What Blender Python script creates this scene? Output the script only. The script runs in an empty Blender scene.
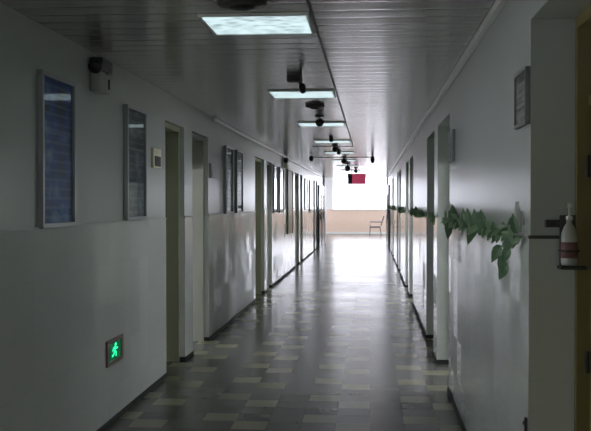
import bpy, bmesh, math, random
from mathutils import Vector, Matrix, Euler
random.seed(7)
S = bpy.context.scene
COL = S.collection
PI = math.pi

# ---------------------------------------------------------------- camera
cam = bpy.data.objects.new('camera', bpy.data.cameras.new('camera'))
COL.objects.link(cam)
cam.location = (0, 0, 1.6)
cam.rotation_euler = (PI/2 - math.radians(0.76), 0, math.radians(4.592))
cam.data.sensor_fit = 'HORIZONTAL'
cam.data.sensor_width = 36
cam.data.lens = 36*940/591
cam.data.clip_start = 0.05
cam.data.clip_end = 300
S.camera = cam
# ---------------------------------------------------------------- view, world
S.view_settings.view_transform = 'Standard'
S.view_settings.look = 'None'
S.view_settings.gamma = 1
S.view_settings.use_curve_mapping = False
S.view_settings.exposure = 0.9
S.cycles.use_denoising = True
S.cycles.max_bounces = 10
S.cycles.diffuse_bounces = 6
S.cycles.glossy_bounces = 6
S.cycles.sample_clamp_indirect = 6
W = bpy.data.worlds.new('overcast_sky')
S.world = W
W.use_nodes = True
wn = W.node_tree.nodes; wl = W.node_tree.links
wn.clear()
tc = wn.new('ShaderNodeTexCoord'); sp = wn.new('ShaderNodeSeparateXYZ')
mr = wn.new('ShaderNodeMapRange'); mr.inputs['From Min'].default_value = -0.35; mr.inputs['From Max'].default_value = -0.05
mx = wn.new('ShaderNodeMix'); mx.data_type = 'RGBA'
mx.inputs[6].default_value = (0.30, 0.32, 0.28, 1); mx.inputs[7].default_value = (0.93, 0.97, 1.0, 1)
bg = wn.new('ShaderNodeBackground'); bg.inputs['Strength'].default_value = 6.5
wo = wn.new('ShaderNodeOutputWorld')
wl.new(tc.outputs['Generated'], sp.inputs[0]); wl.new(sp.outputs['Z'], mr.inputs['Value'])
wl.new(mr.outputs[0], mx.inputs[0]); wl.new(mx.outputs[2], bg.inputs['Color']); wl.new(bg.outputs[0], wo.inputs[0])

def portal(name, loc, rot, sx, sy):
    d = bpy.data.lights.new(name, 'AREA'); d.shape = 'RECTANGLE'; d.size = sx; d.size_y = sy
    d.cycles.is_portal = True
    o = bpy.data.objects.new(name, d); COL.objects.link(o); o.location = loc; o.rotation_euler = rot
# light leaves an area lamp along its local -Z
portal('daylight_far_window', (-0.6, 48.95, 2.2), (-PI/2, 0, 0), 6.0, 2.0)
portal('daylight_left_rooms', (-5.75, 17.0, 1.7), (0, -PI/2, 0), 1.7, 41)
portal('daylight_right_rooms', (4.53, 17.0, 1.7), (0, PI/2, 0), 1.7, 41)
portal('added_daylight_hall_left', (-4.7, 44.0, 1.85), (0, -PI/2, 0), 2.0, 8.0)
portal('added_daylight_hall_right', (3.5, 44.0, 1.85), (0, PI/2, 0), 2.0, 8.0)
portal('added_daylight_behind', (-1.15, -4.25, 1.7), (PI/2, 0, 0), 0.9, 1.0)  # guides sky light through the added window behind the camera

# ---------------------------------------------------------------- dimensions
L, R, H = -1.88, 0.66, 2.62        # wall planes, ceiling height
YB, YE, YH = -4.0, 38.0, 49.0      # behind the camera, corridor end, hall end
DADO, DOORH, TH, REC = 1.46, 2.36, 0.30, 0.20
HL, HR, HH = -4.6, 3.4, 3.1        # end hall

# ---------------------------------------------------------------- materials
def N(nt, t, **kw):
    n = nt.nodes.new(t)
    for k, v in kw.items():
        if k in n.inputs.keys(): n.inputs[k].default_value = v
        else: setattr(n, k, v)
    return n
def base(name, col, rough=0.5, metal=0.0, emis=None, es=0.0, noise=0.04, nscale=6.0, spec=0.5, bump=0.0, bscale=60):
    m = bpy.data.materials.new(name); m.use_nodes = True
    nt = m.node_tree; b = nt.nodes['Principled BSDF']
    b.inputs['Roughness'].default_value = rough; b.inputs['Metallic'].default_value = metal
    b.inputs['Specular IOR Level'].default_value = spec
    t = nt.nodes.new('ShaderNodeTexCoord')
    n = nt.nodes.new('ShaderNodeTexNoise'); n.inputs['Scale'].default_value = nscale; n.inputs['Detail'].default_value = 3
    nt.links.new(t.outputs['Object'], n.inputs['Vector'])
    r = nt.nodes.new('ShaderNodeMapRange'); r.inputs['To Min'].default_value = 1-noise; r.inputs['To Max'].default_value = 1+noise
    nt.links.new(n.outputs['Fac'], r.inputs['Value'])
    v = nt.nodes.new('ShaderNodeVectorMath'); v.operation = 'SCALE'; v.inputs[0].default_value = col[:3]
    nt.links.new(r.outputs[0], v.inputs['Scale']); nt.links.new(v.outputs[0], b.inputs['Base Color'])
    if emis: b.inputs['Emission Color'].default_value = (*emis, 1); b.inputs['Emission Strength'].default_value = es
    if bump:
        n2 = nt.nodes.new('ShaderNodeTexNoise'); n2.inputs['Scale'].default_value = bscale
        nt.links.new(t.outputs['Object'], n2.inputs['Vector'])
        bp = nt.nodes.new('ShaderNodeBump'); bp.inputs['Strength'].default_value = bump; bp.inputs['Distance'].default_value = 0.01
        nt.links.new(n2.outputs['Fac'], bp.inputs['Height']); nt.links.new(bp.outputs[0], b.inputs['Normal'])
    return m
def mth(nt, op, a, b=None):
    n = nt.nodes.new('ShaderNodeMath'); n.operation = op
    for i, x in enumerate((a, b)):
        if x is None: continue
        if isinstance(x, (int, float)): n.inputs[i].default_value = x
        else: nt.links.new(x, n.inputs[i])
    return n.outputs[0]

def tile_wall_mat(name, axis):
    """white glazed tile, 0.2 wide x 0.3 high, thin joints; axis = the horizontal coordinate along the wall"""
    m = base(name, (0.575, 0.595, 0.58), 0.07, noise=0.05, nscale=1.2, spec=0.6)
    nt = m.node_tree; b = nt.nodes['Principled BSDF']
    t = nt.nodes.new('ShaderNodeTexCoord'); s = nt.nodes.new('ShaderNodeSeparateXYZ'); nt.links.new(t.outputs['Object'], s.inputs[0])
    u = mth(nt, 'FRACT', mth(nt, 'DIVIDE', s.outputs[axis], 0.30)); v = mth(nt, 'FRACT', mth(nt, 'DIVIDE', mth(nt, 'ADD', s.outputs[2], 0.04), 0.30))
    ju = mth(nt, 'MINIMUM', u, mth(nt, 'SUBTRACT', 1.0, u)); jv = mth(nt, 'MINIMUM', v, mth(nt, 'SUBTRACT', 1.0, v))
    j = mth(nt, 'MINIMUM', ju, jv)
    r = nt.nodes.new('ShaderNodeMapRange'); r.inputs['From Max'].default_value = 0.014; r.inputs['From Min'].default_value = 0.004
    nt.links.new(j, r.inputs['Value'])
    src = b.inputs['Base Color'].links[0].from_socket
    k = nt.nodes.new('ShaderNodeMix'); k.data_type = 'RGBA'; k.inputs[6].default_value = (0.54, 0.56, 0.545, 1)
    nt.links.new(r.outputs[0], k.inputs[0]); nt.links.new(src, k.inputs[7]); nt.links.new(k.outputs[2], b.inputs['Base Color'])
    # each tile sits at a very slightly different tilt
    cu = mth(nt, 'FLOOR', mth(nt, 'DIVIDE', s.outputs[axis], 0.30)); cv = mth(nt, 'FLOOR', mth(nt, 'DIVIDE', mth(nt, 'ADD', s.outputs[2], 0.04), 0.30))
    cb = nt.nodes.new('ShaderNodeCombineXYZ'); nt.links.new(cu, cb.inputs[0]); nt.links.new(cv, cb.inputs[1])
    wnz = nt.nodes.new('ShaderNodeTexWhiteNoise'); nt.links.new(cb.outputs[0], wnz.inputs['Vector'])
    g = nt.nodes.new('ShaderNodeNewGeometry')
    sub = nt.nodes.new('ShaderNodeVectorMath'); sub.operation = 'SUBTRACT'; nt.links.new(wnz.outputs['Color'], sub.inputs[0]); sub.inputs[1].default_value = (0.5, 0.5, 0.5)
    sc = nt.nodes.new('ShaderNodeVectorMath'); sc.operation = 'SCALE'; nt.links.new(sub.outputs[0], sc.inputs[0]); sc.inputs['Scale'].default_value = 0.036
    ad = nt.nodes.new('ShaderNodeVectorMath'); nt.links.new(g.outputs['Normal'], ad.inputs[0]); nt.links.new(sc.outputs[0], ad.inputs[1])
    no = nt.nodes.new('ShaderNodeVectorMath'); no.operation = 'NORMALIZE'; nt.links.new(ad.outputs[0], no.inputs[0])
    smear(nt, b, no.outputs[0], 0.11)
    return m
def smear(nt, b, src, amp):
    """fine horizontal ripple of a rolled / glazed surface: tilts the normal up and down only"""
    t = nt.nodes.new('ShaderNodeTexCoord'); n = nt.nodes.new('ShaderNodeTexNoise'); n.inputs['Scale'].default_value = 55; n.inputs['Detail'].default_value = 1
    nt.links.new(t.outputs['Object'], n.inputs['Vector'])
    c = nt.nodes.new('ShaderNodeCombineXYZ'); nt.links.new(mth(nt, 'MULTIPLY', mth(nt, 'SUBTRACT', n.outputs['Fac'], 0.5), amp*2), c.inputs[2])
    a = nt.nodes.new('ShaderNodeVectorMath'); nt.links.new(c.outputs[0], a.inputs[1])
    if src is None: src = nt.nodes.new('ShaderNodeNewGeometry').outputs['Normal']
    nt.links.new(src, a.inputs[0])
    o = nt.nodes.new('ShaderNodeVectorMath'); o.operation = 'NORMALIZE'; nt.links.new(a.outputs[0], o.inputs[0]); nt.links.new(o.outputs[0], b.inputs['Normal'])
def floor_mat():
    T = 0.2467
    m = base('vinyl_floor_tile', (0.125, 0.122, 0.112), 0.24, noise=0.06, nscale=14, spec=0.36)
    nt = m.node_tree; b = nt.nodes['Principled BSDF']
    t = nt.nodes.new('ShaderNodeTexCoord'); s = nt.nodes.new('ShaderNodeSeparateXYZ'); nt.links.new(t.outputs['Object'], s.inputs[0])
    U = mth(nt, 'DIVIDE', mth(nt, 'ADD', s.outputs[0], 0.87+T/2+30*T), T); V = mth(nt, 'DIVIDE', mth(nt, 'SUBTRACT', s.outputs[1], 6.70-T/2-30*T), T)
    cu = mth(nt, 'FLOOR', U); cv = mth(nt, 'FLOOR', V); fu = mth(nt, 'FRACT', U); fv = mth(nt, 'FRACT', V)
    mu = mth(nt, 'MODULO', cu, 3.0); mv = mth(nt, 'MODULO', cv, 3.0)
    def isc(x, c): return mth(nt, 'COMPARE', x, c)
    def andd(a, b_): return mth(nt, 'MULTIPLY', a, b_)
    for nd in nt.nodes:
        pass
    A = andd(isc(mu, 0.0), isc(mv, 0.0)); B = andd(isc(mu, 2.0), isc(mv, 1.0))
    for nd in nt.nodes:
        if nd.type == 'MATH' and nd.operation == 'COMPARE': nd.inputs[2].default_value = 0.1
    light = mth(nt, 'MAXIMUM', A, B)
    cb = nt.nodes.new('ShaderNodeCombineXYZ'); nt.links.new(cu, cb.inputs[0]); nt.links.new(cv, cb.inputs[1])
    wz = nt.nodes.new('ShaderNodeTexWhiteNoise'); nt.links.new(cb.outputs[0], wz.inputs['Vector'])
    rr = nt.nodes.new('ShaderNodeMapRange'); rr.inputs['To Min'].default_value = 0.92; rr.inputs['To Max'].default_value = 1.08
    nt.links.new(wz.outputs['Value'], rr.inputs['Value'])
    src = b.inputs['Base Color'].links[0].from_socket
    k = nt.nodes.new('ShaderNodeMix'); k.data_type = 'RGBA'; nt.links.new(light, k.inputs[0]); nt.links.new(src, k.inputs[6]); k.inputs[7].default_value = (0.26, 0.25, 0.175, 1)
    sc = nt.nodes.new('ShaderNodeVectorMath'); sc.operation = 'SCALE'; nt.links.new(k.outputs[2], sc.inputs[0]); nt.links.new(rr.outputs[0], sc.inputs['Scale'])
    j = mth(nt, 'MINIMUM', mth(nt, 'MINIMUM', fu, mth(nt, 'SUBTRACT', 1.0, fu)), mth(nt, 'MINIMUM', fv, mth(nt, 'SUBTRACT', 1.0, fv)))
    r = nt.nodes.new('ShaderNodeMapRange'); r.inputs['From Min'].default_value = 0.0; r.inputs['From Max'].default_value = 0.015; r.inputs['To Min'].default_value = 0.88
    nt.links.new(j, r.inputs['Value'])
    s2 = nt.nodes.new('ShaderNodeVectorMath'); s2.operation = 'SCALE'; nt.links.new(sc.outputs[0], s2.inputs[0]); nt.links.new(r.outputs[0], s2.inputs['Scale'])
    nt.links.new(s2.outputs[0], b.inputs['Base Color'])
    # worn polish: roughness and waviness
    n = nt.nodes.new('ShaderNodeTexNoise'); n.inputs['Scale'].default_value = 1.2; n.inputs['Detail'].default_value = 0; nt.links.new(t.outputs['Object'], n.inputs['Vector'])
    r2 = nt.nodes.new('ShaderNodeMapRange'); r2.inputs['To Min'].default_value = 0.20; r2.inputs['To Max'].default_value = 0.27
    nt.links.new(n.outputs['Fac'], r2.inputs['Value']); nt.links.new(r2.outputs[0], b.inputs['Roughness'])
    bp = nt.nodes.new('ShaderNodeBump'); bp.inputs['Strength'].default_value = 0.03; bp.inputs['Distance'].default_value = 0.01
    n3 = nt.nodes.new('ShaderNodeTexNoise'); n3.inputs['Scale'].default_value = 4; n3.inputs['Detail'].default_value = 0; nt.links.new(t.outputs['Object'], n3.inputs['Vector'])
    nt.links.new(n3.outputs['Fac'], bp.inputs['Height']); nt.links.new(bp.outputs[0], b.inputs['Normal'])
    return m
def ceiling_mat():
    m = base('metal_strip_ceiling', (0.40, 0.385, 0.37), 0.20, metal=0.5, noise=0.10, nscale=0.8, spec=0.5)
    nt = m.node_tree; b = nt.nodes['Principled BSDF']
    t = nt.nodes.new('ShaderNodeTexCoord'); s = nt.nodes.new('ShaderNodeSeparateXYZ'); nt.links.new(t.outputs['Object'], s.inputs[0])
    # strips run across the corridor, 0.2 m wide, soft valley at each joint
    f = mth(nt, 'FRACT', mth(nt, 'DIVIDE', s.outputs[1], 0.20)); j = mth(nt, 'MINIMUM', f, mth(nt, 'SUBTRACT', 1.0, f))
    r = nt.nodes.new('ShaderNodeMapRange'); r.inputs['From Max'].default_value = 0.09; nt.links.new(j, r.inputs['Value'])
    n = nt.nodes.new('ShaderNodeTexNoise'); n.inputs['Scale'].default_value = 1.0; n.inputs['Detail'].default_value = 2
    mp = nt.nodes.new('ShaderNodeMapping'); mp.inputs['Scale'].default_value = (0.7, 5.0, 1); nt.links.new(t.outputs['Object'], mp.inputs[0]); nt.links.new(mp.outputs[0], n.inputs['Vector'])
    h = mth(nt, 'ADD', mth(nt, 'MULTIPLY', r.outputs[0], 0.28), n.outputs['Fac'])
    bp = nt.nodes.new('ShaderNodeBump'); bp.inputs['Strength'].default_value = 0.35; bp.inputs['Distance'].default_value = 0.012
    nt.links.new(h, bp.inputs['Height']); nt.links.new(bp.outputs[0], b.inputs['Normal'])
    return m
def glass_mat(name, tint=(1, 1, 1), refl=0.08, rough=0.02):
    m = bpy.data.materials.new(name); m.use_nodes = True; nt = m.node_tree; nt.nodes.clear()
    o = nt.nodes.new('ShaderNodeOutputMaterial'); a = nt.nodes.new('ShaderNodeBsdfTransparent'); a.inputs[0].default_value = (*tint, 1)
    g = nt.nodes.new('ShaderNodeBsdfGlossy'); g.inputs['Roughness'].default_value = rough
    f = nt.nodes.new('ShaderNodeFresnel'); f.inputs[0].default_value = 1.45
    x = nt.nodes.new('ShaderNodeMixShader'); bf = nt.nodes.new('ShaderNodeNewGeometry'); nt.links.new(mth(nt, 'MULTIPLY', f.outputs[0], mth(nt, 'SUBTRACT', 1.0, bf.outputs['Backfacing'])), x.inputs[0]); nt.links.new(a.outputs[0], x.inputs[1]); nt.links.new(g.outputs[0], x.inputs[2]); nt.links.new(x.outputs[0], o.inputs[0])
    return m
def poster_mat(name, c1, c2, c3, seed):
    m = base(name, c1, 0.45); nt = m.node_tree; b = nt.nodes['Principled BSDF']
    t = nt.nodes.new('ShaderNodeTexCoord'); mp = nt.nodes.new('ShaderNodeMapping'); mp.inputs['Location'].default_value = (seed, seed*2, 0); mp.inputs['Scale'].default_value = (3, 3, 5)
    nt.links.new(t.outputs['Object'], mp.inputs[0])
    n = nt.nodes.new('ShaderNodeTexNoise'); n.inputs['Scale'].default_value = 1.6; n.inputs['Detail'].default_value = 4; nt.links.new(mp.outputs[0], n.inputs['Vector'])
    cr = nt.nodes.new('ShaderNodeValToRGB'); e = cr.color_ramp.elements
    e[0].position = 0.38; e[0].color = (*c1, 1); e[1].position = 0.72; e[1].color = (*c3, 1); q = cr.color_ramp.elements.new(0.55); q.color = (*c2, 1)
    nt.links.new(n.outputs['Fac'], cr.inputs[0])
    # rows of print
    s = nt.nodes.new('ShaderNodeSeparateXYZ'); nt.links.new(t.outputs['Object'], s.inputs[0])
    row = mth(nt, 'FRACT', mth(nt, 'DIVIDE', s.outputs[2], 0.055)); on = mth(nt, 'LESS_THAN', row, 0.3)
    k = nt.nodes.new('ShaderNodeMix'); k.data_type = 'RGBA'; nt.links.new(mth(nt, 'MULTIPLY', on, 0.3), k.inputs[0]); nt.links.new(cr.outputs[0], k.inputs[6]); k.inputs[7].default_value = (*c3, 1)
    nt.links.new(k.outputs[2], b.inputs['Base Color'])
    return m
M = {}
M['paint'] = base('semi_gloss_wall_paint', (0.47, 0.50, 0.48), 0.25, noise=0.03, nscale=1.0, spec=0.4)
smear(M['paint'].node_tree, M['paint'].node_tree.nodes['Principled BSDF'], None, 0.08)
M['tile_y'] = tile_wall_mat('glazed_wall_tile', 1)
M['tile_x'] = tile_wall_mat('glazed_jamb_tile', 0)
M['ceil'] = ceiling_mat()
M['floor'] = floor_mat()
M['skirt'] = base('dark_skirting', (0.03, 0.032, 0.032), 0.6, spec=0.2)
M['hallwall'] = base('peach_wall_paint', (0.72, 0.55, 0.44), 0.6)
M['whitewall'] = base('white_wall_paint', (0.74, 0.74, 0.73), 0.5)
M['olive'] = base('olive_door_frame_paint', (0.31, 0.32, 0.215), 0.4)
M['greyframe'] = base('grey_door_frame_paint', (0.33, 0.335, 0.30), 0.4)
M['cream'] = base('pale_door_paint', (0.45, 0.46, 0.42), 0.4)
M['yellow'] = base('yellow_varnished_door', (0.24, 0.21, 0.06), 0.45, noise=0.15, nscale=3)
M['yframe'] = base('brown_yellow_door_frame', (0.19, 0.15, 0.05), 0.5)
M['alu'] = base('brushed_aluminium', (0.27, 0.285, 0.29), 0.4, metal=0.6)
M['alud'] = base('dull_grey_metal', (0.22, 0.23, 0.23), 0.4, metal=0.4)
M['white'] = base('white_plastic', (0.72, 0.73, 0.70), 0.4)
M['pale'] = base('pale_grey_plastic', (0.33, 0.34, 0.32), 0.45)
M['ivory'] = base('ivory_plastic', (0.85, 0.82, 0.62), 0.45)
M['dark'] = base('dark_plastic', (0.018, 0.018, 0.018), 0.4)
M['darkg'] = base('dark_grey_plastic', (0.05, 0.048, 0.045), 0.5)
M['black'] = base('black_lens', (0.006, 0.006, 0.008), 0.1)
M['trunk'] = base('white_cable_trunking', (0.86, 0.87, 0.86), 0.25)
M['firedoor'] = base('dark_blue_fire_door', (0.035, 0.045, 0.07), 0.22)
M['brown'] = base('tan_board', (0.34, 0.27, 0.19), 0.4)
M['window'] = glass_mat('window_glass')
M['window_far'] = glass_mat('tinted_window_glass', (0.79, 0.78, 0.82))
M['glass'] = glass_mat('board_glass', (0.9, 0.93, 0.95))
M['leaf'] = base('vine_leaf_green', (0.075, 0.16, 0.075), 0.38, noise=0.35, nscale=9, spec=0.5)
M['leafl'] = base('vine_leaf_light_green', (0.20, 0.31, 0.17), 0.38, noise=0.3, nscale=9)
M['stem'] = base('vine_stem', (0.06, 0.09, 0.04), 0.6)
M['red'] = base('red_sign_panel', (0.42, 0.07, 0.12), 0.3, emis=(0.8, 0.08, 0.2), es=0.20)
M['green'] = base('lit_green_pictogram', (0.02, 0.5, 0.2), 0.4, emis=(0.02, 0.85, 0.36), es=0.85)
M['greend'] = base('dark_green_sign_field', (0.004, 0.05, 0.025), 0.25, emis=(0.0, 0.2, 0.07), es=0.18)
M['signframe'] = base('reddish_brown_sign_frame', (0.20, 0.13, 0.12), 0.4)
M['bottle'] = base('translucent_white_bottle', (0.40, 0.41, 0.38), 0.3)
M['pink'] = base('pink_label', (0.22, 0.11, 0.11), 0.5)
M['chair'] = base('grey_chair_seat', (0.16, 0.12, 0.13), 0.5)
M['chairm'] = base('chair_metal', (0.18, 0.15, 0.16), 0.4, metal=0.3)
M['plq'] = poster_mat('grey_notice_print', (0.07, 0.075, 0.075), (0.2, 0.21, 0.20), (0.5, 0.5, 0.48), 3.3)
M['post_blue'] = poster_mat('blue_poster_print', (0.03, 0.05, 0.13), (0.035, 0.09, 0.42), (0.25, 0.36, 0.50), 1.0)
M['post_grey'] = poster_mat('grey_poster_print', (0.05, 0.058, 0.07), (0.12, 0.14, 0.165), (0.34, 0.38, 0.41), 5.0)
M['post_pale'] = poster_mat('pale_blue_poster_print', (0.12, 0.16, 0.24), (0.25, 0.30, 0.38), (0.6, 0.65, 0.7), 9.0)
def diffuser():
    m = bpy.data.materials.new('lit_prismatic_diffuser'); m.use_nodes = True; nt = m.node_tree; b = nt.nodes['Principled BSDF']
    b.inputs['Base Color'].default_value = (0.6, 0.66, 0.66, 1); b.inputs['Roughness'].default_value = 0.3
    t = nt.nodes.new('ShaderNodeTexCoord'); v = nt.nodes.new('ShaderNodeTexVoronoi'); v.inputs['Scale'].default_value = 15; nt.links.new(t.outputs['Object'], v.inputs['Vector'])
    w = nt.nodes.new('ShaderNodeTexNoise'); w.inputs['Scale'].default_value = 7; nt.links.new(t.outputs['Object'], w.inputs['Vector'])
    a = mth(nt, 'ADD', mth(nt, 'MULTIPLY', v.outputs['Distance'], 0.9), mth(nt, 'MULTIPLY', w.outputs['Fac'], 0.9))
    r = nt.nodes.new('ShaderNodeMapRange'); r.inputs['From Max'].default_value = 1.1; r.inputs['From Min'].default_value = 0.3; r.inputs['To Min'].default_value = 0.12; r.inputs['To Max'].default_value = 0.56
    nt.links.new(a, r.inputs['Value']); nt.links.new(r.outputs[0], b.inputs['Emission Strength'])
    b.inputs['Emission Color'].default_value = (0.68, 0.88, 0.92, 1)
    return m
M['diffuser'] = diffuser()

# ---------------------------------------------------------------- mesh helpers
def link(name, bm, mats, parent=None, smooth=False):
    me = bpy.data.meshes.new(name); bmesh.ops.recalc_face_normals(bm, faces=bm.faces); bm.to_mesh(me); bm.free()
    for m in (mats if isinstance(mats, (list, tuple)) else [mats]): me.materials.append(m)
    if smooth:
        for p in me.polygons: p.use_smooth = True
    o = bpy.data.objects.new(name, me); COL.objects.link(o)
    if parent: o.parent = parent
    return o
def bx(bm, x0, x1, y0, y1, z0, z1, bev=0.0, mat=0):
    tmp = bmesh.new(); bmesh.ops.create_cube(tmp, size=1)
    for v in tmp.verts:
        v.co = Vector(((x0+x1)/2 + v.co.x*(x1-x0), (y0+y1)/2 + v.co.y*(y1-y0), (z0+z1)/2 + v.co.z*(z1-z0)))
    if bev: bmesh.ops.bevel(tmp, geom=tmp.edges[:], offset=bev, segments=2, affect='EDGES', profile=0.5)
    for f in tmp.faces: f.material_index = mat
    me = bpy.data.meshes.new('t'); tmp.to_mesh(me); tmp.free(); bm.from_mesh(me); bpy.data.meshes.remove(me)
def box(name, dims, mat, parent=None, bev=0.0):
    bm = bmesh.new(); bx(bm, *dims, bev=bev); return link(name, bm, mat, parent)
def lathe(bm, prof, seg=24, M4=None):
    """prof: list of (r, z); closed with caps"""
    rings = []
    for r, z in prof:
        ring = [bm.verts.new(Vector((r*math.cos(2*PI*i/seg), r*math.sin(2*PI*i/seg), z))) for i in range(seg)]
        rings.append(ring)
    for a, b in zip(rings, rings[1:]):
        for i in range(seg): bm.faces.new((a[i], a[(i+1) % seg], b[(i+1) % seg], b[i]))
    bm.faces.new(rings[0][::-1]); bm.faces.new(rings[-1])
    if M4 is not None:
        for ring in rings:
            for v in ring: v.co = M4 @ v.co
def tube(bm, pts, rad, seg=8):
    pts = [Vector(p) for p in pts]; rings = []
    for i, p in enumerate(pts):
        d = (pts[min(i+1, len(pts)-1)] - pts[max(i-1, 0)]).normalized()
        a = d.orthogonal().normalized() if abs(d.z) > 0.9 else d.cross(Vector((0, 0, 1))).normalized()
        b = d.cross(a); rings.append([bm.verts.new(p + rad*(math.cos(2*PI*k/seg)*a + math.sin(2*PI*k/seg)*b)) for k in range(seg)])
    for a, b in zip(rings, rings[1:]):
        for k in range(seg): bm.faces.new((a[k], a[(k+1) % seg], b[(k+1) % seg], b[k]))
    bm.faces.new(rings[0]); bm.faces.new(rings[-1][::-1])
def poly(bm, pts, z0, z1, T=lambda x, y, z: (x, y, z)):
    a = [bm.verts.new(T(x, y, z0)) for x, y in pts]; b = [bm.verts.new(T(x, y, z1)) for x, y in pts]; n = len(pts)
    bm.faces.new(a[::-1]); bm.faces.new(b)
    for i in range(n): bm.faces.new((a[i], a[(i+1) % n], b[(i+1) % n], b[i]))
def struct(o): o['kind'] = 'structure'; return o
def tag(o, label, cat, group=None):
    o['label'] = label; o['category'] = cat
    if group: o['group'] = group
    return o
def empty(name, loc, label, cat, group=None):
    o = bpy.data.objects.new(name, None); COL.objects.link(o); o.location = loc; o.empty_display_size = 0.1
    return tag(o, label, cat, group)
def tree(root):
    out = []
    for o in bpy.data.objects:
        if o.parent == root: out.append(o)
    return out
def copy_tree(o, parent=None):
    c = o.copy(); COL.objects.link(c); c.parent = parent
    for ch in tree(o): copy_tree(ch, c)
    return c

# ---------------------------------------------------------------- openings (y ranges)
LEFT_DOORS = [(8.5, 9.38), (9.80, 10.78), (15.2, 16.5), (16.92, 17.75), (23.2, 24.5), (24.9, 25.8), (30.6, 31.6), (32.0, 32.9)]
RIGHT_DOORS = [(8.0, 9.42), (9.92, 11.2), (14.8, 16.2), (16.7, 18.0), (20.9, 22.3), (22.8, 24.0), (27.2, 28.5), (29.0, 30.2)]
NEAR_R = (2.30, 3.97)              # doorway with the yellow door
FILL_GAP_L = (3.5, 4.5); FILL_GAP_R = (-0.6, 0.6)   # unseen open doorways, added to let daylight onto the near walls
RX = 3.6                            # depth of the side rooms
OPEN = {8.0, 14.8, 16.7, 20.9, 27.2, 29.0, 9.80, 16.92, 23.2, 24.9, 30.6}

def wall(name, side, openings, fill_gap, winname, extra=None):
    X = L if side < 0 else R
    X2 = X + side*TH
    bm = bmesh.new()
    def seg(y0, y1, z0, z1):
        def b(a, c, zz0, zz1, mat): bx(bm, min(a, c), max(a, c), y0, y1, zz0, zz1, mat=mat)
        if z0 < DADO: b(X - side*0.006, X2, z0, min(z1, DADO), 1)
        if z1 > DADO: b(X, X2, max(z0, DADO), z1, 0)
    ops = sorted(openings + [fill_gap])
    y = YB
    for o in ops:
        seg(y, o[0], 0, H)
        if o is fill_gap:
            seg(o[0], o[1], DOORH, H)
        else: seg(o[0], o[1], DOORH, H)
        y = o[1]
    seg(y, YE, 0, H)
    o = struct(link(name, bm, [M['paint'], M['tile_y']]))
    # skirting follows the wall and turns into each recess
    bm = bmesh.new(); y = YB
    for a in sorted(openings) + [(YE, YE)]:
        bx(bm, min(X-side*.016, X+side*.01), max(X-side*.016, X+side*.01), y + (0 if y == YB else -0.008), a[0]+0.008, 0, 0.042)
        if a[0] < YE:
            for yy in (a[0], a[1]):
                s = 1 if yy == a[0] else -1
                bx(bm, min(X, X+side*(REC-.04)), max(X, X+side*(REC-.04)), min(yy-.002, yy+s*.01), max(yy-.002, yy+s*.01), 0, 0.042)
        y = a[1]
    struct(link('baseboard_' + name.split('_')[1], bm, M['skirt']))
wall('wall_left', -1, LEFT_DOORS, FILL_GAP_L, 'window_2')
wall('wall_right', 1, RIGHT_DOORS + [NEAR_R], FILL_GAP_R, 'window_3')

# floor and ceiling
struct(box('floor', (L-TH-RX-.3, R+TH+RX+.3, YB-.3, YH+.3, -0.2, 0), M['floor']))
struct(box('ceiling', (L-.02, R+.02, YB-.3, YE, H, H+0.25), M['ceil']))
bm = bmesh.new()
bx(bm, L-TH, -1.6, YB-.3, YB, 0, H); bx(bm, -.7, R+TH, YB-.3, YB, 0, H); bx(bm, -1.6, -.7, YB-.3, YB, 0, 1.2); bx(bm, -1.6, -.7, YB-.3, YB, 2.2, H)
struct(link('wall_back', bm, M['paint']))
# plain rooms behind the doors, each with a long strip of daylight window
for nm, s_, X0 in (('left', -1, L-TH), ('right', 1, R+TH)):
    X1 = X0 + s_*RX
    a, b = sorted((X0, X1)); e0, e1 = sorted((X1, X1+s_*.2))
    bm = bmesh.new()
    bx(bm, e0, e1, YB, YE-.25, 0, .9); bx(bm, e0, e1, YB, YE-.25, 2.4, H)
    for i in range(7):
        yy = YB + .4 + (YE-.65-YB)*i/6; bx(bm, e0, e1, yy-.4, min(yy+.4, YE-.25), .9, 2.4)
    struct(link('wall_room_%s' % nm, bm, M['whitewall']))
    struct(box('wall_room_%s_back' % nm, (a, b, YB-.3, YB, 0, H), M['whitewall']))
    ca, cb = sorted((X0 - s_*(TH-.02), X1+s_*.2))
    struct(box('ceiling_room_%s' % nm, (ca, cb, YB-.3, YE-.25, H+.0, H+.25), M['whitewall']))
# end hall
bm = bmesh.new()
for a, b in ((L-TH-RX-.2, L-TH), (R+TH, R+TH+RX+.2)): bx(bm, a, b, YE-.25, YE, 0, HH)
bx(bm, L-TH, R+TH, YE, YE+.05, H, HH)
struct(link('wall_hall_front', bm, M['whitewall']))
bm = bmesh.new()
bx(bm, HL-.25, HL, YE, 40.2, 0, HH); bx(bm, HL-.25, HL, 47.8, YH, 0, HH); bx(bm, HL-.25, HL, 40.2, 47.8, 0, .9); bx(bm, HL-.25, HL, 40.2, 47.8, 2.8, HH)
struct(link('wall_hall_left', bm, M['whitewall']))
bm = bmesh.new()
bx(bm, HR, HR+.25, YE, 40.2, 0, HH); bx(bm, HR, HR+.25, 47.8, YH, 0, HH); bx(bm, HR, HR+.25, 40.2, 47.8, 0, .9); bx(bm, HR, HR+.25, 40.2, 47.8, 2.8, HH)
struct(link('wall_hall_right', bm, M['whitewall']))
struct(box('ceiling_hall', (HL-.25, HR+.25, YE, YH+.25, HH, HH+.2), M['whitewall']))
WX0, WX1, WZ0, WZ1 = -2.0, 3.1, 1.27, 3.0
bm = bmesh.new()
bx(bm, HL-.25, HR+.25, YH, YH+.25, 0, WZ0); bx(bm, HL-.25, WX0, YH, YH+.25, WZ0, HH, mat=1)
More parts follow.
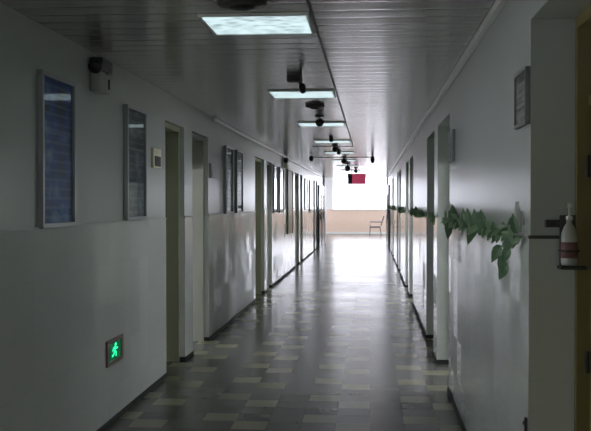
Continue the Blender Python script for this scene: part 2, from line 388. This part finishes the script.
bx(bm, WX1, HR+.25, YH, YH+.25, WZ0, HH, mat=1); bx(bm, WX0, WX1, YH, YH+.25, WZ1, HH, mat=1)
struct(link('wall_hall_far', bm, [M['hallwall'], M['whitewall']]))
struct(box('baseboard_hall_far', (HL, HR, YH-.02, YH, 0, .10), M['white']))
struct(box('trim_1', (WX0-.06, WX1+.06, YH-.10, YH+.02, WZ0-.05, WZ0), M['white'], bev=.006))   # window sill

def window(n, dims, nx, nz, axis, depth, pane='window'):
    (a0, a1), (z0, z1), c = dims
    bm = bmesh.new(); t = 0.035
    def fb(u0, u1, w0, w1):
        if axis == 'x': bx(bm, u0, u1, c, c+depth, w0, w1)
        else: bx(bm, c, c+depth, u0, u1, w0, w1)
    fb(a0, a1, z0, z0+t); fb(a0, a1, z1-t, z1); fb(a0, a0+t, z0+t, z1-t); fb(a1-t, a1, z0+t, z1-t)
    for i in range(1, nx): u = a0+(a1-a0)*i/nx; fb(u-t/2, u+t/2, z0+t, z1-t)
    for i in range(1, nz): w = z0+(z1-z0)*i/nz; fb(a0+t, a1-t, w-t/3, w+t/3)
    o = struct(link('window_%d' % n, bm, M['white']))
    bm = bmesh.new(); m = c+depth/2
    if axis == 'x': bx(bm, a0+t, a1-t, m-.003, m+.003, z0+t, z1-t)
    else: bx(bm, m-.003, m+.003, a0+t, a1-t, z0+t, z1-t)
    link('pane', bm, M[pane], o)
window(1, ((WX0, WX1), (WZ0, WZ1), YH+.08), 4, 1, 'x', 0.05, 'window_far')
window(2, ((-1.6, -.7), (1.2, 2.2), YB-.2), 2, 1, 'x', 0.05)  # added out of view behind the camera, lights the jambs facing it
window(3, ((YB, YE-.25), (.9, 2.4), L-TH-RX-.12), 30, 1, 'y', 0.05)
window(4, ((YB, YE-.25), (.9, 2.4), R+TH+RX+.07), 30, 1, 'y', 0.05)
window(5, ((40.2, 47.8), (.9, 2.8), HL-.15), 6, 1, 'y', 0.05, 'window_far')  # unseen side window, added to brighten the end hall
window(6, ((40.2, 47.8), (.9, 2.8), HR+.10), 6, 1, 'y', 0.05, 'window_far')  # unseen opposite window, likewise added for more light in the hall

# doors: casing + leaf + handle set deep in each recess
def door(n, side, y0, y1, fm, dm, rec=REC):
    X = L if side < 0 else R
    def xs(a, b): a, b = X+side*a, X+side*b; return min(a, b), max(a, b)
    bm = bmesh.new(); t = 0.045
    a, b = xs(.05 if side < 0 else rec-.055, TH+.02)
    z1 = DOORH
    bx(bm, a, b, y0, y0+t, 0, z1); bx(bm, a, b, y1-t, y1, 0, z1); bx(bm, a, b, y0+t, y1-t, z1-t, z1); c_, d_ = xs(rec-.01, rec+.06); bx(bm, c_, d_, y0+t, y1-t, 2.0, 2.04)
    fr = struct(link('door_%d' % n, bm, fm))
    if y0 in OPEN:                                     # leaf swung back into the room
        bm = bmesh.new(); a, b = xs(TH+.03, TH+.03+(y1-y0-2*t)); bx(bm, a, b, y0+.005, y0+t, 0.01, 2.0)
        leaf = link('door_leaf', bm, dm, fr)
        bm = bmesh.new(); tube(bm, [(b-.08 if side > 0 else a+.08, y0+t, 1.0), (b-.08 if side > 0 else a+.08, y0+t+.05, 1.0), (b-.19 if side > 0 else a+.19, y0+t+.05, 1.0)], .009)
        link('handle', bm, M['alu'], leaf)
        bm = bmesh.new(); a, b = xs(rec+.01, rec+.03); bx(bm, a, b, y0+t, y1-t, 2.04, z1-t); link('transom', bm, M['cream'], fr)
        return fr
    bm = bmesh.new(); a, b = xs(rec, rec+.04)
    bx(bm, a, b, y0+t, y1-t, 0.01, 2.0)
    pw = (y1-y0-2*t)
    for z0_, z1_ in ((.2, .9), (1.05, 1.85)):          # raised panels
        pa, pb = xs(rec-.008, rec+.002); bx(bm, pa, pb, y0+t+pw*.15, y1-t-pw*.15, z0_, z1_, bev=.003)
    leaf = link('door_leaf', bm, dm, fr)
    bm = bmesh.new(); a, b = xs(rec+.01, rec+.03); bx(bm, a, b, y0+t, y1-t, 2.04, z1-t); link('transom', bm, M['cream'], fr)
    hx = X+side*(rec-.045); hy = y0+t+.07
    bm = bmesh.new(); tube(bm, [(X+side*rec, hy, 1.0), (hx, hy, 1.0), (hx, hy+.11, 1.0)], .009); bx(bm, *xs(rec-.006, rec), hy-.02, hy+.02, .93, 1.07); link('handle', bm, M['alu'], leaf)
    return fr
k = 1
for a in LEFT_DOORS: door(k, -1, a[0], a[1], M['olive'] if a[0] in (8.5, 15.2) else M['greyframe'], M['cream']); k += 1
for a in RIGHT_DOORS: door(k, 1, a[0], a[1], M['cream'], M['cream']); k += 1
nd = door(k, 1, NEAR_R[0], NEAR_R[1], M['yframe'], M['yellow'], rec=.235)
bm = bmesh.new()
for z in (.35, .95, 1.75): tube(bm, [(R+.222, NEAR_R[1]-.05, z-.045), (R+.222, NEAR_R[1]-.05, z+.045)], .009)
link('hinge', bm, M['dark'], nd)

# cable trunking along both ceiling corners, ceiling seams
for i, (x0, x1, y0) in enumerate(((L, L+.035, 11.2), (R-.038, R, 2.0))):
    struct(box('trim_%d' % (2+i), (x0, x1, y0, 35.5, H-.042, H-.003), M['trunk'], bev=.004))
struct(box('trim_4', (-.325, -.311, 0, 16.9, H-.006, H+.001), M['darkg']))
struct(box('trim_5', (-1.05, -.325, 16.88, 16.91, H-.006, H+.001), M['darkg']))
# dado cap bead
bm = bmesh.new()
def bead(ops, X, side):
    y = YB
    for a in sorted(ops)+[(YE, YE)]:
        x0, x1 = sorted((X-side*.012, X+side*.01)); bx(bm, x0, x1, y, a[0], DADO-.008, DADO+.004); y = a[1]
bead(LEFT_DOORS+[FILL_GAP_L], L, -1); struct(link('trim_6', bm, M['pale'])); bm = bmesh.new()
bead(RIGHT_DOORS+[NEAR_R, FILL_GAP_R], R, 1); struct(link('trim_7', bm, M['pale']))
# tiled cladding on the recess face beside the yellow door
bm = bmesh.new(); bx(bm, R-.006, R+.19, NEAR_R[1]-.006, NEAR_R[1]+.004, .0, DADO); struct(link('trim_8', bm, M['tile_x']))
bm = bmesh.new(); bx(bm, R-.010, R+.18, NEAR_R[1]-.016, NEAR_R[1]+.004, DADO-.008, DADO+.006); struct(link('trim_9', bm, M['darkg']))
# end pilasters
struct(box('trim_10', (L-.01, L+.07, 36.9, 38.0, 0, H), M['whitewall'], bev=.004))
struct(box('trim_11', (R-.05, R+.01, 36.9, 38.0, 0, H), M['whitewall'], bev=.004))

# ---------------------------------------------------------------- ceiling lights
def ceiling_light():
    root = empty('ceiling_light', (-.635, 5.32, H), 'x', 'ceiling light', 'recessed square ceiling lights along the corridor')
    w, d = .30, .285
    bm = bmesh.new(); t = .016
    for b in ((-w, w, -d, -d+t), (-w, w, d-t, d), (-w, -w+t, -d+t, d-t), (w-t, w, -d+t, d-t)): bx(bm, *b, -.014, .0)
    link('frame', bm, M['white'], root)
    bm = bmesh.new(); bx(bm, -w+t, w-t, -d+t, d-t, -.010, -.002); link('diffuser', bm, M['diffuser'], root)
    return root
LY = [5.32, 8.75, 12.10, 15.5, 18.9, 22.3, 25.7, 29.1]
LL = ['nearest and largest lit square ceiling panel, right under the round dark speaker disc',
      'second lit ceiling panel from the front, just beyond the angular dark camera',
      'third lit ceiling panel from the front, with the hanging dark dome camera before it',
      'fourth lit ceiling panel from the front, the thin bright one before the cross seam',
      'fifth ceiling panel from the front, just before the thin crosswise rail',
      'sixth ceiling panel from the front, just beyond the thin crosswise rail',
      'seventh ceiling panel from the front, before the hanging red sign',
      'last ceiling panel of the row, nearest to the bright end window']
p = ceiling_light()
for i, (y, s) in enumerate(zip(LY, LL)):
    c = p if i == 0 else copy_tree(p)
    c.location = (-.635, y, H); c['label'] = s

# ---------------------------------------------------------------- ceiling devices
def disc(y, r, label, cat='speaker'):
    root = empty('ceiling_speaker', (-.65 if y < 6 else -.58, y, H), label, cat, 'round dark ceiling speakers')
    bm = bmesh.new(); lathe(bm, [(r*.9, 0), (r, -.006), (r, -.018), (r*.93, -.026), (r*.5, -.032)], 32); link('rim', bm, M['darkg'], root, True)
    bm = bmesh.new(); lathe(bm, [(r*.55, -.030), (r*.5, -.040), (r*.2, -.046)], 24); link('cone', bm, M['dark'], root, True)
disc(4.72, .125, 'round dark speaker disc in the ceiling nearest the viewer, before the largest light')
disc(9.75, .10, 'smaller round dark speaker disc in the ceiling between second and third light')
def dome(x, y, r, drop, label, arm=True, name='dome_camera'):
    root = empty(name, (x, y, H), label, 'camera' if 'camera' in name else 'detector')
    bm = bmesh.new(); lathe(bm, [(r*1.0, 0), (r*1.05, -.012), (r*.9, -.02)], 20); lathe(bm, [(r*.22, -.015), (r*.22, -drop+r)], 10); link('mount', bm, M['darkg'], root, True)
    bm = bmesh.new(); lathe(bm, [(r*math.sin(PI*t/10)+1e-4, -drop+r*math.cos(PI*t/10)) for t in range(0, 11)], 20); link('dome', bm, M['dark'], root, True)
    bm = bmesh.new(); lathe(bm, [(r*.35, 0), (r*.30, -.012), (.001, -.016)], 12, Matrix.Translation((0, -r*.70, -drop-r*.55)) @ Matrix.Rotation(-.9, 4, 'X')); link('lens', bm, M['black'], root, True)
dome(-.595, 10.9, .05, .085, 'dark ball-shaped camera hanging in front of the third ceiling light')
dome(-.615, 14.55, .035, .045, 'small dark ceiling knob just before the fourth light panel', name='smoke_detector')
dome(-.625, 16.45, .055, .075, 'dark dome hanging just beyond the fourth light panel')
dome(-.620, 18.2, .040, .05, 'small dark ceiling knob between fourth light and crosswise rail', name='smoke_detector')
dome(-.60, 21.0, .065, .085, 'dark dome hanging beyond the crosswise rail, nearest to it')
dome(-.60, 24.2, .075, .13, 'dark dome hanging halfway between crosswise rail and red sign')
dome(-.44, 27.4, .055, .09, 'dark dome closest to the top of the red sign')
# bracket camera by the second light
root = empty('bracket_camera', (-.60, 7.50, H), 'dark angular camera on a ceiling bracket just before the second light', 'camera')
box('bracket', (-.07, .05, -.06, .06, -.05, 0), M['darkg'], root, .008)
bm = bmesh.new(); tube(bm, [(.02, 0, -.03), (.05, -.01, -.09)], .012); link('arm', bm, M['darkg'], root)
bm = bmesh.new(); lathe(bm, [(.024, -.05), (.027, -.045), (.027, .045), (.02, .05)], 16, Matrix.Translation((.055, -.01, -.105)) @ Matrix.Rotation(PI/2-.3, 4, 'X')); link('camera_body', bm, M['dark'], root, True)
# crosswise rail
root = empty('ceiling_rail', (-.6, 19.9, H), 'thin rail hung crosswise under the ceiling with a dark knob at its left end', 'rail')
bm = bmesh.new(); tube(bm, [(-.66, 0, -.05), (.62, 0, -.05)], .010); link('rail', bm, M['alu'], root)
for x in (-.5, .5):
    bm = bmesh.new(); tube(bm, [(x, 0, 0), (x, 0, -.05)], .007); link('hanger', bm, M['alud'], root)
bm = bmesh.new(); lathe(bm, [(.05*math.sin(PI*t/8)+1e-4, .065*math.cos(PI*t/8)) for t in range(9)], 16, Matrix.Translation((-.66, 0, -.07))); link('end_knob', bm, M['dark'], root, True)
root = empty('pendant_camera', (.03, 19.8, H), 'dark oval camera hanging under the right end of the crosswise rail', 'camera')
bm = bmesh.new(); tube(bm, [(0, 0, 0), (0, 0, -.05)], .012); lathe(bm, [(.03, 0), (.03, -.01), (.012, -.014)], 12); link('stem', bm, M['darkg'], root)
bm = bmesh.new(); lathe(bm, [(.045*math.sin(PI*t/10)+1e-4, .085*math.cos(PI*t/10)) for t in range(11)], 18, Matrix.Translation((0, 0, -.10))); link('camera_body', bm, M['dark'], root, True)
# red exit sign
root = empty('hanging_sign', (-.42, 28.0, H), 'red lit sign hanging from the ceiling near the bright end window', 'sign')
w = .27
for x in (-.15, .15):
    bm = bmesh.new(); tube(bm, [(x, 0, 0), (x, 0, -.17)], .008); link('hanger', bm, M['darkg'], root)
box('housing', (-w, w, -.03, .03, -.46, -.15), M['darkg'], root, .006)
box('red_panel', (-w+.13, w-.01, -.038, -.029, -.45, -.16), M['red'], root)['label'] = 'red lit face'

# ---------------------------------------------------------------- left wall things
def board(y0, y1, z0, z1, poster, label, group, frame='alu', side=-1, name='notice_board', fw=.028):
    X = L if side < 0 else R
    s = -side
    root = empty(name, (X, (y0+y1)/2, z0), label, 'notice board', group)
    h = (y1-y0)/2; H_ = z1-z0
    def xx(a, b): return tuple(sorted((s*a, s*b)))
    bm = bmesh.new()
    for b in ((-h, h, 0, fw), (-h, h, H_-fw, H_), (-h, -h+fw, fw, H_-fw), (h-fw, h, fw, H_-fw)): bx(bm, *xx(0, .035), *b, bev=.003)
    link('frame', bm, M[frame], root)
    box('poster', (*xx(0, .012), -h+fw, h-fw, fw, H_-fw), poster, root)
    box('glass', (*xx(.018, .022), -h+fw, h-fw, fw, H_-fw), M['glass'], root)
    return root
G = 'tall framed boards on the left wall'
board(5.18, 5.78, 1.455, 2.355, M['post_blue'], 'tall blue framed poster board nearest the viewer on the left wall', G)
board(7.04, 7.66, 1.465, 2.355, M['post_grey'], 'tall dark grey framed board just before the first left doorway', G)
board(11.95, 12.55, 1.46, 2.34, M['post_pale'], 'first of two side by side narrow boards beyond the second left doorway', G)
board(12.93, 13.53, 1.46, 2.34, M['post_pale'], 'second of two side by side narrow boards beyond the second left doorway', G)
board(17.95, 18.6, 1.40, 2.34, M['post_pale'], 'first of the two bright narrow boards before the far emergency light', G)
board(19.1, 19.95, 1.40, 2.34, M['post_pale'], 'second of the two bright narrow boards, right before the far emergency light', G)
root = empty('tan_notice_board', (L, 21.55, .93), 'long tan vertical board on left wall below the far emergency light', 'notice board')
box('panel', (0, .03, -.65, .65, 0, 1.40), M['brown'], root, .004)
bm = bmesh.new()
for b in ((-.68, .68, -.03, 0), (-.68, .68, 1.4, 1.43), (-.68, -.65, 0, 1.4), (.65, .68, 0, 1.4)): bx(bm, 0, .045, *b)
link('frame', bm, M['olive'], root)
board(26.6, 27.4, 1.40, 2.30, M['post_pale'], 'bright board on the far left wall beyond the third pair of doorways', G)
board(28.6, 29.6, 1.30, 2.30, M['post_pale'], 'farthest framed board on the left wall, before the dark fire door', G)

def emergency(y, body, label):
    root = empty('emergency_light', (L, y, 2.33), label, 'emergency light', 'wall emergency lights with dark lamp heads')
    box('housing', (0, .075, -.12, .12, .02, .16), body, root, .012)
    box('top_box', (0, .09, -.13, .13, .16, .25), M['dark'], root, .012)
    bm = bmesh.new(); lathe(bm, [(.036, 0), (.046, .03), (.046, .065), (.03, .075)], 16, Matrix.Translation((.045, -.09, .2)) @ Matrix.Rotation(PI*.62, 4, 'X')); link('lamp_head', bm, M['dark'], root, True)
    bm = bmesh.new(); lathe(bm, [(.036, 0), (.046, .03), (.046, .065), (.03, .075)], 16, Matrix.Translation((.045, .08, .2)) @ Matrix.Rotation(PI*.62, 4, 'X')); link('lamp_head', bm, M['dark'], root, True)
    box('grip_slot', (.073, .08, .06, .09, .05, .12), M['black'], root, .003)
emergency(6.30, M['pale'], 'pale box with dark top under the ceiling, between the two nearest left boards')
emergency(20.4, M['ivory'], 'small ivory box with dark top high on the left wall above the tan board')

# low exit sign on the left wall
root = empty('exit_sign', (L, 6.74, .43), 'low green lit running man exit sign on the left tiled wall', 'sign')
hw, hh = .215, .165
bm = bmesh.new()
for b in ((-hw, hw, 0, .03), (-hw, hw, hh-.03+.02, hh+.02), (-hw, -hw+.045, .03, hh-.01), (hw-.045, hw, .03, hh-.01)): bx(bm, .0, .020, *b, bev=.002)
link('frame', bm, M['signframe'], root)
box('sign_field', (.0, .012, -hw+.045, hw-.045, .03, hh-.01), M['greend'], root)
bm = bmesh.new()
def Tm(u, v, w): return (w, u, v+.092)
def limb(pts, r):
    for (a, b), (c, d) in zip(pts, pts[1:]):
        dx, dy = c-a, d-b; l = math.hypot(dx, dy); nx, ny = -dy/l*r, dx/l*r
        poly(bm, [(a+nx, b+ny), (c+nx, d+ny), (c-nx, d-ny), (a-nx, b-ny)], .012, .0145, Tm)
sx = 1.7
def lp(*p): return [(x*sx, y) for x, y in p]
poly(bm, [(.012*sx+.013*sx*math.cos(2*PI*i/14), .043+.013*math.sin(2*PI*i/14)) for i in range(14)], .012, .0145, Tm)
limb(lp((.004, .030), (-.004, -.004)), .014)
limb(lp((.004, .024), (.026, .010), (.042, .014)), .0065)
limb(lp((.002, .024), (-.024, .018), (-.036, .000)), .0065)
limb(lp((-.003, -.004), (.020, -.018), (.016, -.046)), .008)
limb(lp((-.005, -.004), (-.018, -.026), (-.044, -.034)), .008)
link('pictogram', bm, M['green'], root)['label'] = 'glowing green running figure'

def card(X, s, y, z, hy, hz, label, a, b, name='door_plate'):
    root = empty(name, (X, y, z), label, 'sign')
    xs = sorted((0, s*.022)); box('plate', (*xs, -hy, hy, -hz, hz), a, root, .003)
    xs = sorted((s*.022, s*.027)); box('insert', (*xs, -hy*.7, hy*.75, -hz*.82, hz*.2), b, root)
card(L, 1, 8.09, 1.99, .15, .085, 'small pale plate with dark print beside the first left doorway', M['ivory'], M['darkg'])
card(L, 1, 10.97, 1.98, .12, .085, 'small grey plate beside the second left doorway', M['alu'], M['pale'])
card(R, -1, 7.72, 2.06, .20, .125, 'grey two-part plate high beside the first right doorway', M['alu'], M['alud'])
# framed plaque on the right wall
root = empty('wall_plaque', (R, 4.135, 1.93), 'dark grey framed notice near the top right wall corner, above the leafy vine', 'notice board')
bm = bmesh.new(); t = .016
for b in ((-.155, .155, 0, t), (-.155, .155, .24-t, .24), (-.155, -.155+t, t, .24-t), (.155-t, .155, t, .24-t)): bx(bm, -.022, 0, *b, bev=.003)
link('frame', bm, M['alud'], root)
box('notice', (-.012, 0, -.155+t, .155-t, t, .24-t), M['plq'], root)
bm = bmesh.new()
for i in range(4): bx(bm, -.015, -.012, -.12, .12, .04+.045*i, .055+.045*i)
link('print_row', bm, M['pale'], root)

# fire doors folded back at the far end
def fdoor(X, side, y0, y1, label):
    root = empty('fire_door', (X, (y0+y1)/2, 0), label, 'door')
    h = (y1-y0)/2; s = -side
    def xx(a, b): return tuple(sorted((s*a, s*b)))
    bm = bmesh.new()
    for b in ((-h, h, .01, 1.0), (-h, h, 1.9, 2.25), (-h, -h+.15, 1.0, 1.9), (h-.15, h, 1.0, 1.9)): bx(bm, *xx(.01, .06), *b)
    link('leaf', bm, M['firedoor'], root)
    box('vision_panel', (*xx(.03, .04), -h+.15, h-.15, 1.0, 1.9), M['glass'], root)
    bm = bmesh.new(); tube(bm, [(s*.06, -h+.1, .9), (s*.11, -h+.1, .9), (s*.11, -h+.1, 1.2), (s*.06, -h+.1, 1.2)], .012); link('handle', bm, M['alu'], root)
fdoor(L, -1, 33.4, 34.7, 'dark fire door leaf folded open against the far left wall')
fdoor(L, -1, 35.2, 36.6, 'second dark fire door leaf at the very end of the left wall')
fdoor(R, 1, 33.2, 34.9, 'dark fire door leaf folded open at the end of the right wall')

# ---------------------------------------------------------------- sanitizer on the recess face
root = empty('sanitizer_bracket', (.800, NEAR_R[1]-.016, 1.33), 'dark wall bracket holding the white pump bottle beside the yellow door', 'bracket')
box('shelf', (-.035, .07, -.085, .0, 0, .014), M['dark'], root, .003)
box('back_plate', (-.025, .05, -.008, 0, .014, .22), M['darkg'], root, .002)
bm = bmesh.new(); tube(bm, [(.04*math.cos(t)+.006, -.045+.038*math.sin(t), .075) for t in [PI*(i/12*2) for i in range(13)]], .004); link('ring', bm, M['darkg'], root)
root = empty('pump_bottle', (.806, NEAR_R[1]-.061, 1.346), 'white pump bottle with pink label on the bracket by the yellow door', 'bottle')
bm = bmesh.new(); lathe(bm, [(.028, 0), (.032, .004), (.033, .02), (.033, .11), (.030, .135), (.020, .16), (.012, .17), (.012, .185)], 24); link('bottle_body', bm, M['bottle'], root, True)
bm = bmesh.new(); lathe(bm, [(.0335, .03), (.0338, .03), (.0338, .095), (.0335, .095)], 24); link('bottle_label', bm, M['pink'], root, True)['label'] = 'pink printed label'
bm = bmesh.new(); lathe(bm, [(.014, .185), (.014, .2), (.005, .203), (.005, .235), (.010, .236), (.011, .248), (.004, .252)], 16); tube(bm, [(0, 0, .242), (-.03, -.01, .240), (-.037, -.012, .230)], .0045); link('pump', bm, M['white'], root, True)
root = empty('wall_box', (.745, NEAR_R[1], 1.5), 'small dark box on the wall left of the white pump bottle', 'switch')
box('box_body', (-.028, .035, -.028, 0, -.0, .030), M['darkg'], root, .004)
box('box_button', (-.01, .01, -.032, -.027, .008, .022), M['dark'], root)

root = empty('wall_clip', (R-.006, NEAR_R[1]+.03, .64), 'small dark clip low on the right wall corner, far below the vine', 'clip')
box('clip_body', (-.012, 0, -.012, .012, 0, .06), M['dark'], root, .003)
box('clip_tab', (-.018, -.012, -.008, .008, .03, .045), M['darkg'], root, .002)

# ---------------------------------------------------------------- vines on the right wall
def leaf_into(bm, base_p, dirv, up, size, mat=0):
    d = dirv.normalized(); s = d.cross(up).normalized(); n = s.cross(d).normalized()
    prof = [(0, .0), (.10, .30), (.30, .42), (.55, .36), (.8, .18), (1.0, .0)]
    mid, lft, rgt = [], [], []
    for t, w in prof:
        c = base_p + d*size*t + n*size*(-.22*t*t)
        mid.append(bm.verts.new(c))
        if w > 0:
            e = n*size*.10*w
            lft.append(bm.verts.new(c + s*size*w*.6 + e)); rgt.append(bm.verts.new(c - s*size*w*.6 + e))
    for side in (lft, rgt):
        f = [bm.faces.new((mid[0], side[0], mid[1]))]
        for i in range(len(side)-1): f.append(bm.faces.new((mid[i+1], side[i], side[i+1], mid[i+2])))
        f.append(bm.faces.new((mid[-2], side[-1], mid[-1])))
        for x in f: x.material_index = mat
def vine(y0, y1, n, size, droop, label, extra=(), step=.12):
    root = empty('trailing_vine', (R, y0, 1.47), label, 'plant', 'green vines trained along the right wall')
    rnd = random.Random(int(y0*100)); pts = []
    m = max(6, int((y1-y0)/step))
    for i in range(m+1):
        t = i/m
        pts.append(Vector((-.030-.012*math.sin(i*1.7), (y1-y0)*t, .0 + .018*math.sin(i*1.1+y0)+.01*math.sin(i*2.3) - droop*4*t*(1-t)*0.5)))
    bm = bmesh.new(); tube(bm, pts, .004 if size > .05 else .008, 6); link('stem', bm, M['stem'], root)
    bm = bmesh.new()
    for i in range(n):
        t = (i+rnd.random())/n; k = min(int(t*m), m-1); p = pts[k].lerp(pts[k+1], t*m-k)
        a = rnd.uniform(-1, 1)
        d = Vector((-rnd.uniform(.05, .8), rnd.uniform(-.5, .5), rnd.choice((-1, -1, .8))*rnd.uniform(.2, 1.0)))
        leaf_into(bm, p, d, Vector((-.55, -1, rnd.uniform(-.2, .6))), size*rnd.uniform(.75, 1.3), rnd.choice((0, 1, 1)))
    for (yy, zz, dy, dz, sz) in extra:
        p = Vector((-.045, yy-y0, zz-1.47)); leaf_into(bm, p, Vector((-.3, dy*.4, dz)), Vector((-.7, -1, .2)), sz, 0)
    link('foliage', bm, [M['leaf'], M['leafl']], root)
    return root
vine(4.02, 4.98, 40, .055, .02, 'leafiest vine with the biggest hanging leaves, right beside the wall corner',
     extra=((4.10, 1.44, .9, -.15, .10), (4.22, 1.40, .9, -.5, .10), (4.28, 1.33, .8, -.5, .11), (4.40, 1.36, .8, -.9, .10), (4.03, 1.47, .05, 1, .09), (4.52, 1.40, .6, -.5, .11)))
vine(5.12, 6.6, 54, .06, .0, 'dense vine with upright leaves in the middle of the near right wall',
     extra=((5.16, 1.46, .1, 1, .11), (5.3, 1.46, .3, 1, .10), (5.5, 1.46, -.2, 1, .11), (5.9, 1.46, -.3, 1, .11), (6.15, 1.46, -.5, .9, .11), (5.7, 1.44, .6, -.6, .11)))
vine(6.66, 7.98, 54, .062, .0, 'bushy vine end beside the edge of the first right doorway', extra=((6.9, 1.46, .1, 1, .14), (7.3, 1.46, .3, -1, .15)))
vine(9.44, 9.90, 12, .07, .0, 'short vine piece on the narrow pillar between the first right doorways')
vine(11.22, 14.78, 80, .06, .0, 'long vine on the tiled right wall between first and second door pairs', step=.2)
vine(18.02, 20.88, 60, .065, .0, 'vine on the right wall between second and third door pairs', step=.25)
vine(24.02, 27.18, 60, .065, .0, 'vine on the right wall between third and fourth door pairs', step=.25)
vine(30.22, 33.1, 60, .07, .0, 'farthest vine, before the fire door on the right wall', step=.3)
def vase(y, label):
    root = empty('wall_vase', (R-.006, y, 1.475), label, 'vase', 'small white wall vases above the vine')
    bm = bmesh.new(); lathe(bm, [(.014, 0), (.019, .006), (.02, .02), (.019, .085), (.010, .105), (.008, .125), (.011, .13)], 16, Matrix.Translation((-.026, 0, 0))); link('vase_body', bm, M['white'], root, True)
    bm = bmesh.new(); tube(bm, [(0, 0, .06), (-.012, 0, .06)], .008); bx(bm, -.008, 0, -.012, .012, .03, .09); link('clip', bm, M['white'], root)
vase(4.12, 'small white wall vase beside the wall corner at the near end of the vine')
vase(7.62, 'small white wall vase above the vine by the first right doorway')

# ---------------------------------------------------------------- far chair
root = empty('waiting_chair', (.30, 47.2, 0), 'metal armchair with slanted back standing under the far window', 'chair')
root.scale = (1.0, 1.0, 1.0)
box('seat', (-.36, .18, -.26, .26, .36, .44), M['chair'], root, .01)
bm = bmesh.new()
T = Matrix.Translation((.18, 0, .42)) @ Matrix.Rotation(.30, 4, 'Y')
tmp = bmesh.new(); bx(tmp, -.03, .03, -.26, .26, .06, .56, bev=.01)
for v in tmp.verts: v.co = T @ v.co
link('backrest', tmp, M['chair'], root); bm.free()
for sy in (-1, 1):
    for x0, x1 in ((-.34, -.36), (.14, .22)):
        bm = bmesh.new(); tube(bm, [(x0, sy*.24, .42), (x1, sy*.24, 0)], .026); link('leg', bm, M['chairm'], root)
    bm = bmesh.new(); tube(bm, [(-.34, sy*.27, .42), (-.34, sy*.27, .66), (.24, sy*.27, .66)], .028); link('armrest', bm, M['chairm'], root)
